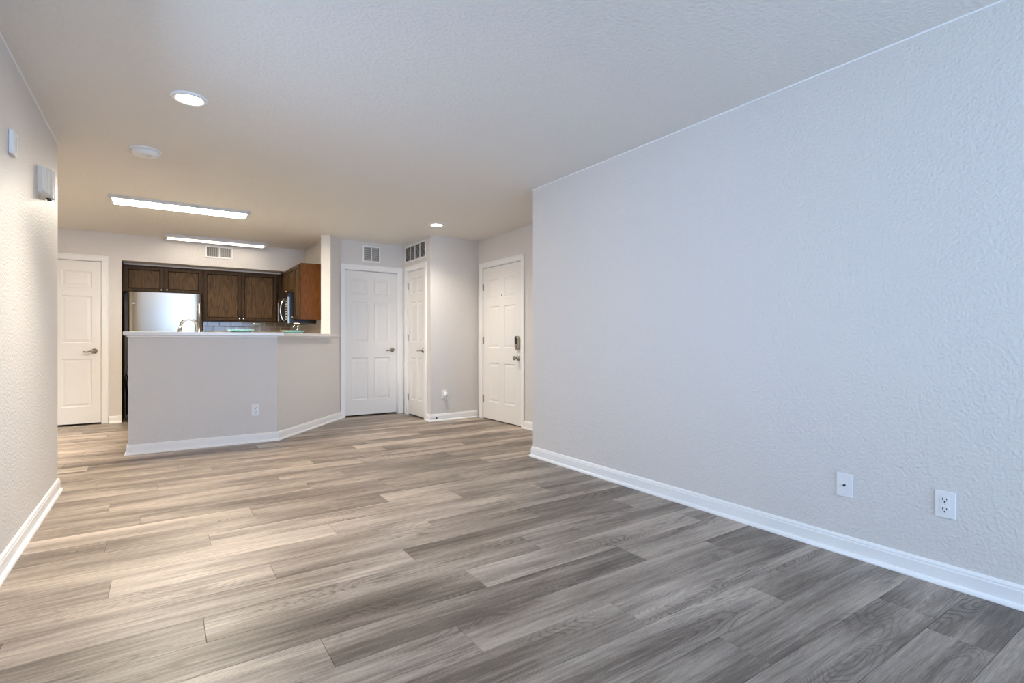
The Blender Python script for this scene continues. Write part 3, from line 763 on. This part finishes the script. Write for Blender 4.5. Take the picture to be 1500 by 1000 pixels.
for a in ((-0.22, sx0, 6.122, 6.74), (sx1, 0.93, 6.122, 6.74), (sx0, sx1, 6.122, sy0), (sx0, sx1, sy1, 6.74)): bx(bm, a[0], a[1], a[2], a[3], 0.870, 0.908)
tag(obj('sink_counter', bm, 'quartz'), 'pale lower counter behind the breakfast bar holding the sink', 'countertop')
bm = bmesh.new()
bx(bm, sx0+0.001, sx1-0.001, sy0+0.001, sy1-0.001, 0.869, 0.8695) if False else None
q = [[(sx0+0.002+i, sy0+0.002+i, z), (sx1-0.002-i, sy0+0.002+i, z), (sx1-0.002-i, sy1-0.002-i, z), (sx0+0.002+i, sy1-0.002-i, z)] for i, z in ((0, 0.906), (0.012, 0.89), (0.02, 0.885))]
rings_ = [[bm.verts.new(p) for p in r] for r in q]
for a, b in zip(rings_, rings_[1:]):
    for i in range(4): bm.faces.new([a[i], a[(i+1)%4], b[(i+1)%4], b[i]])
bm.faces.new(rings_[-1])
sk = obj('sink', bm, 'steel'); tag(sk, 'stainless sink set in the lower counter behind the bar', 'sink')
# faucet
t = thing('kitchen_faucet', (0.316, 6.40, 0.908), 'brushed metal gooseneck faucet rising behind the breakfast bar', 'faucet')
bm = lathe(bmesh.new(), [(0.028, 0.0005), (0.028, 0.010), (0.022, 0.03), (0.019, 0.08), (0.016, 0.085), (0, 0.085)], 24); obj('base', bm, 'nickel', t, smooth=True)
bm = bmesh.new(); R_ = 0.070; pts = [(0, 0, 0.082), (0, 0, 0.2), (0, 0, 0.305)]
for i in range(1, 14):
    a = PI*i/14*0.93; pts.append((-R_+R_*math.cos(a), 0, 0.305+R_*math.sin(a)))
pts.append((-2*R_-0.004, 0, 0.30)); 
tube(bm, pts, 0.0145, 16); obj('spout', bm, 'nickel', t, smooth=True)
bm = bmesh.new(); tube(bm, [(-2*R_-0.004, 0, 0.300), (-2*R_-0.012, 0, 0.255), (-2*R_-0.022, 0, 0.20)], [0.0145, 0.017, 0.019], 16); obj('spray_head', bm, 'nickel', t, smooth=True)
bm = bmesh.new(); tube(bm, [(0.018, 0, 0.055), (0.04, 0, 0.065), (0.085, 0, 0.085)], [0.008, 0.007, 0.006], 10); obj('handle', bm, 'nickel', t, smooth=True)

# backsplash
tag(obj('tile_backsplash', box(0.496, 1.838, YA-0.012, YA-0.0006, 0.87, 1.342), 'tile'), 'glossy taupe subway tile backsplash under the tall dark cabinet', 'backsplash')

# ------------------------------------------------------------------ refrigerator
fx0, fx1, fyf = -0.352, 0.492, 8.385
t = thing('refrigerator', (fx0, fyf, 0), 'stainless refrigerator under the short oak cabinet', 'refrigerator')
W = fx1-fx0
obj('body', box(0.006, W-0.006, 0.075, 0.60, 0.03, 1.685), plain('fridge_side_grey', (0.16, 0.155, 0.15), 0.4), t, bevel=0.004) if False else None
M['fside'] = plain('fridge_side', (0.2, 0.195, 0.19), 0.4)
obj('body', box(0.006, W-0.006, 0.076, 0.595, 0.03, 1.685), 'fside', t, bevel=0.004)
def curved_door(z0, z1):
    bm = bmesh.new(); n = 28; pr = []
    for i in range(n+1):
        u = -1+2*i/n
        y = 0.012 - 0.012*(1-abs(u)**2) + 0.03*(abs(u)**14)
        pr.append((W/2+u*W/2, y))
    pr += [(W, 0.07), (0, 0.07)]
    prism(bm, pr, z0, z1)
    for e in bm.edges:   # crisp top and bottom edges
        if abs(e.verts[0].co.z-e.verts[1].co.z) < 1e-6: e.smooth = False
    return bm
d1 = obj('refrigerator_door', curved_door(0.62, 1.697), 'steel', t)
d2 = obj('freezer_drawer', curved_door(0.09, 0.61), 'steel', t)
for p in list(d1.data.polygons)+list(d2.data.polygons):
    if abs(p.normal.z) < 0.5: p.use_smooth = True
bm = bmesh.new(); hx_ = W-0.052
tube(bm, [(hx_, -0.05, 0.72), (hx_, -0.05, 1.0), (hx_, -0.05, 1.57)], 0.0135, 14)
tube(bm, [(hx_, 0.002, 1.54), (hx_, -0.05, 1.54)], 0.010, 10); tube(bm, [(hx_, 0.002, 0.75), (hx_, -0.05, 0.75)], 0.010, 10)
o = obj('handle', bm, 'chrome', d1, smooth=True)
bm = bmesh.new(); tube(bm, [(0.10, -0.045, 0.55), (W-0.10, -0.045, 0.55)], 0.012, 12); tube(bm, [(0.14, 0.004, 0.55), (0.14, -0.045, 0.55)], 0.009); tube(bm, [(W-0.14, 0.004, 0.55), (W-0.14, -0.045, 0.55)], 0.009)
obj('handle', bm, 'chrome', d2, smooth=True)
bm = lathe(bmesh.new(), [(0.014, 0.012), (0.014, -0.003), (0.010, -0.005), (0, -0.005)], 20, (0.065, 0, 1.545), 'y'); o = obj('round_badge', bm, 'chrome', d1); o['label'] = 'small round bright badge'
obj('base_grille', box(0.01, W-0.01, 0.05, 0.074, 0.006, 0.085), 'black', t)
for a, b in ((0.05, 0.12), (0.05, 0.55), (W-0.05, 0.12), (W-0.05, 0.55)):
    obj('foot', lathe(bmesh.new(), [(0.018, 0.0005), (0.018, 0.029)], 14, (a, b, 0)), 'black', t)
bm = bmesh.new(); pts = []
for i in range(40):
    a = i/39; ang = a*2*PI*1.6
    pts.append((-0.028+0.012*math.cos(ang*1.3), 0.33+0.07*math.cos(ang), 0.50+0.12*math.sin(ang)-0.10*a))
pts += [(-0.03, 0.45, 0.2), (-0.03, 0.5, 0.05)]
tube(bm, pts, 0.005, 8); o = obj('power_cord', bm, 'black', t, smooth=True); o['label'] = 'looped black cord beside the refrigerator'
# dark side panel lining the alcove
tag(obj('side_panel', box(-0.4175, -0.4130, YB+0.002, YA-0.002, 0.0005, 2.098), 'oak_edge'), 'dark oak panel lining the left side of the refrigerator alcove', 'cabinet panel')

# ------------------------------------------------------------------ breakfast bar counter
def offs(e):  # offset of the bar front line by e toward the room (negative = kitchen side)
    a = Vector(BAR[0]); b = Vector(BAR[1]); nA = Vector((0, -1)); nB = -n45
    m = nA+nB; m = m/m.dot(nA)
    return nA, nB, m
nA, nB, m_ = offs(0)
F, K = 0.10, 0.22
Pc = Vector(BAR[1]); 
def bend(e): return Pc + m_*e
ea = -0.285
endp = Vector((1.84, 6.972))
poly = [(ea, 6.0-F), tuple(bend(F)), tuple(endp+nB*F), tuple(endp+nB*0.02), tuple(endp + Vector((1.0, 1.2)).normalized()*0.245 + nB*0.02),
        tuple(endp + Vector((1.0, 1.2)).normalized()*0.245 + nB*0.001), tuple(endp+nB*0.001 - Vector((1.0, 1.2)).normalized()*0.001), tuple(endp - nB*K - Vector((1.0, 1.2)).normalized()*0.001),
        tuple(bend(-K)), (ea, 6.0+K)]
bm = bmesh.new(); prism(bm, poly, 1.108, 1.143)
bt = obj('bar_countertop', bm, 'quartz', bevel=0.004)
tag(bt, 'pale angled breakfast bar countertop on the half wall', 'countertop')
# small cove moulding under the counter
bm = bmesh.new()
for e0, z0, z1 in ((0.010, 1.090, 1.1075),):
    path = [tuple(endp), BAR[1], BAR[0], (BAR[0][0], 6.119)]
    sweep(bm, path, [(0.0005, z0), (e0, z0+0.003), (e0, z1), (0.0005, z1)])
struct('trim_1', bm, 'trim', 'slim moulding under the breakfast bar counter')

# pale caulk bead where walls meet the ceiling
def bead(name, label, path):
    bm = bmesh.new(); sweep(bm, path, [(0.0003, H-0.006), (0.004, H-0.005), (0.0065, H-0.0003), (0.0003, H-0.0003)])
    struct(name, bm, 'trim', label)
bead('trim_3', 'pale bead along the top of the right wall', [(XR, REAR), (XR, YC)])
bead('trim_4', 'pale bead along the top of the left wall', [(XL, YL), (XL, REAR)])

# plates and glasses
def plate(loc, label):
    t = obj('dinner_plate', lathe(bmesh.new(), [(0.0, 0.004), (0.07, 0.004), (0.082, 0.006), (0.122, 0.027), (0.130, 0.030), (0.131, 0.0285), (0.123, 0.0235), (0.085, 0.001), (0.075, 0.0), (0.0, 0.0)], 48), 'teal', smooth=True)
    t.location = loc; tag(t, label, 'plate', 'teal plates on the breakfast bar'); return t
ZB = 1.1435
plate((0.70, 6.085, ZB), 'teal dinner plate on the straight left part of the bar counter')
plate((1.269, 6.411, ZB), 'teal dinner plate on the angled right part of the bar counter')
def tumbler(loc, label):
    t = obj('drinking_glass', lathe(bmesh.new(), [(0.0, 0.0), (0.031, 0.0), (0.034, 0.004), (0.045, 0.100), (0.0435, 0.1005), (0.042, 0.098), (0.0315, 0.012), (0.029, 0.009), (0.0, 0.008)], 36), 'tumbler', smooth=True)
    t.location = loc; tag(t, label, 'glass', 'clear tumblers on the breakfast bar'); return t
tumbler((0.857, 6.170, ZB), 'clear glass tumbler beside the left teal plate')
tumbler((1.335, 6.598, ZB), 'clear glass tumbler behind the right teal plate')
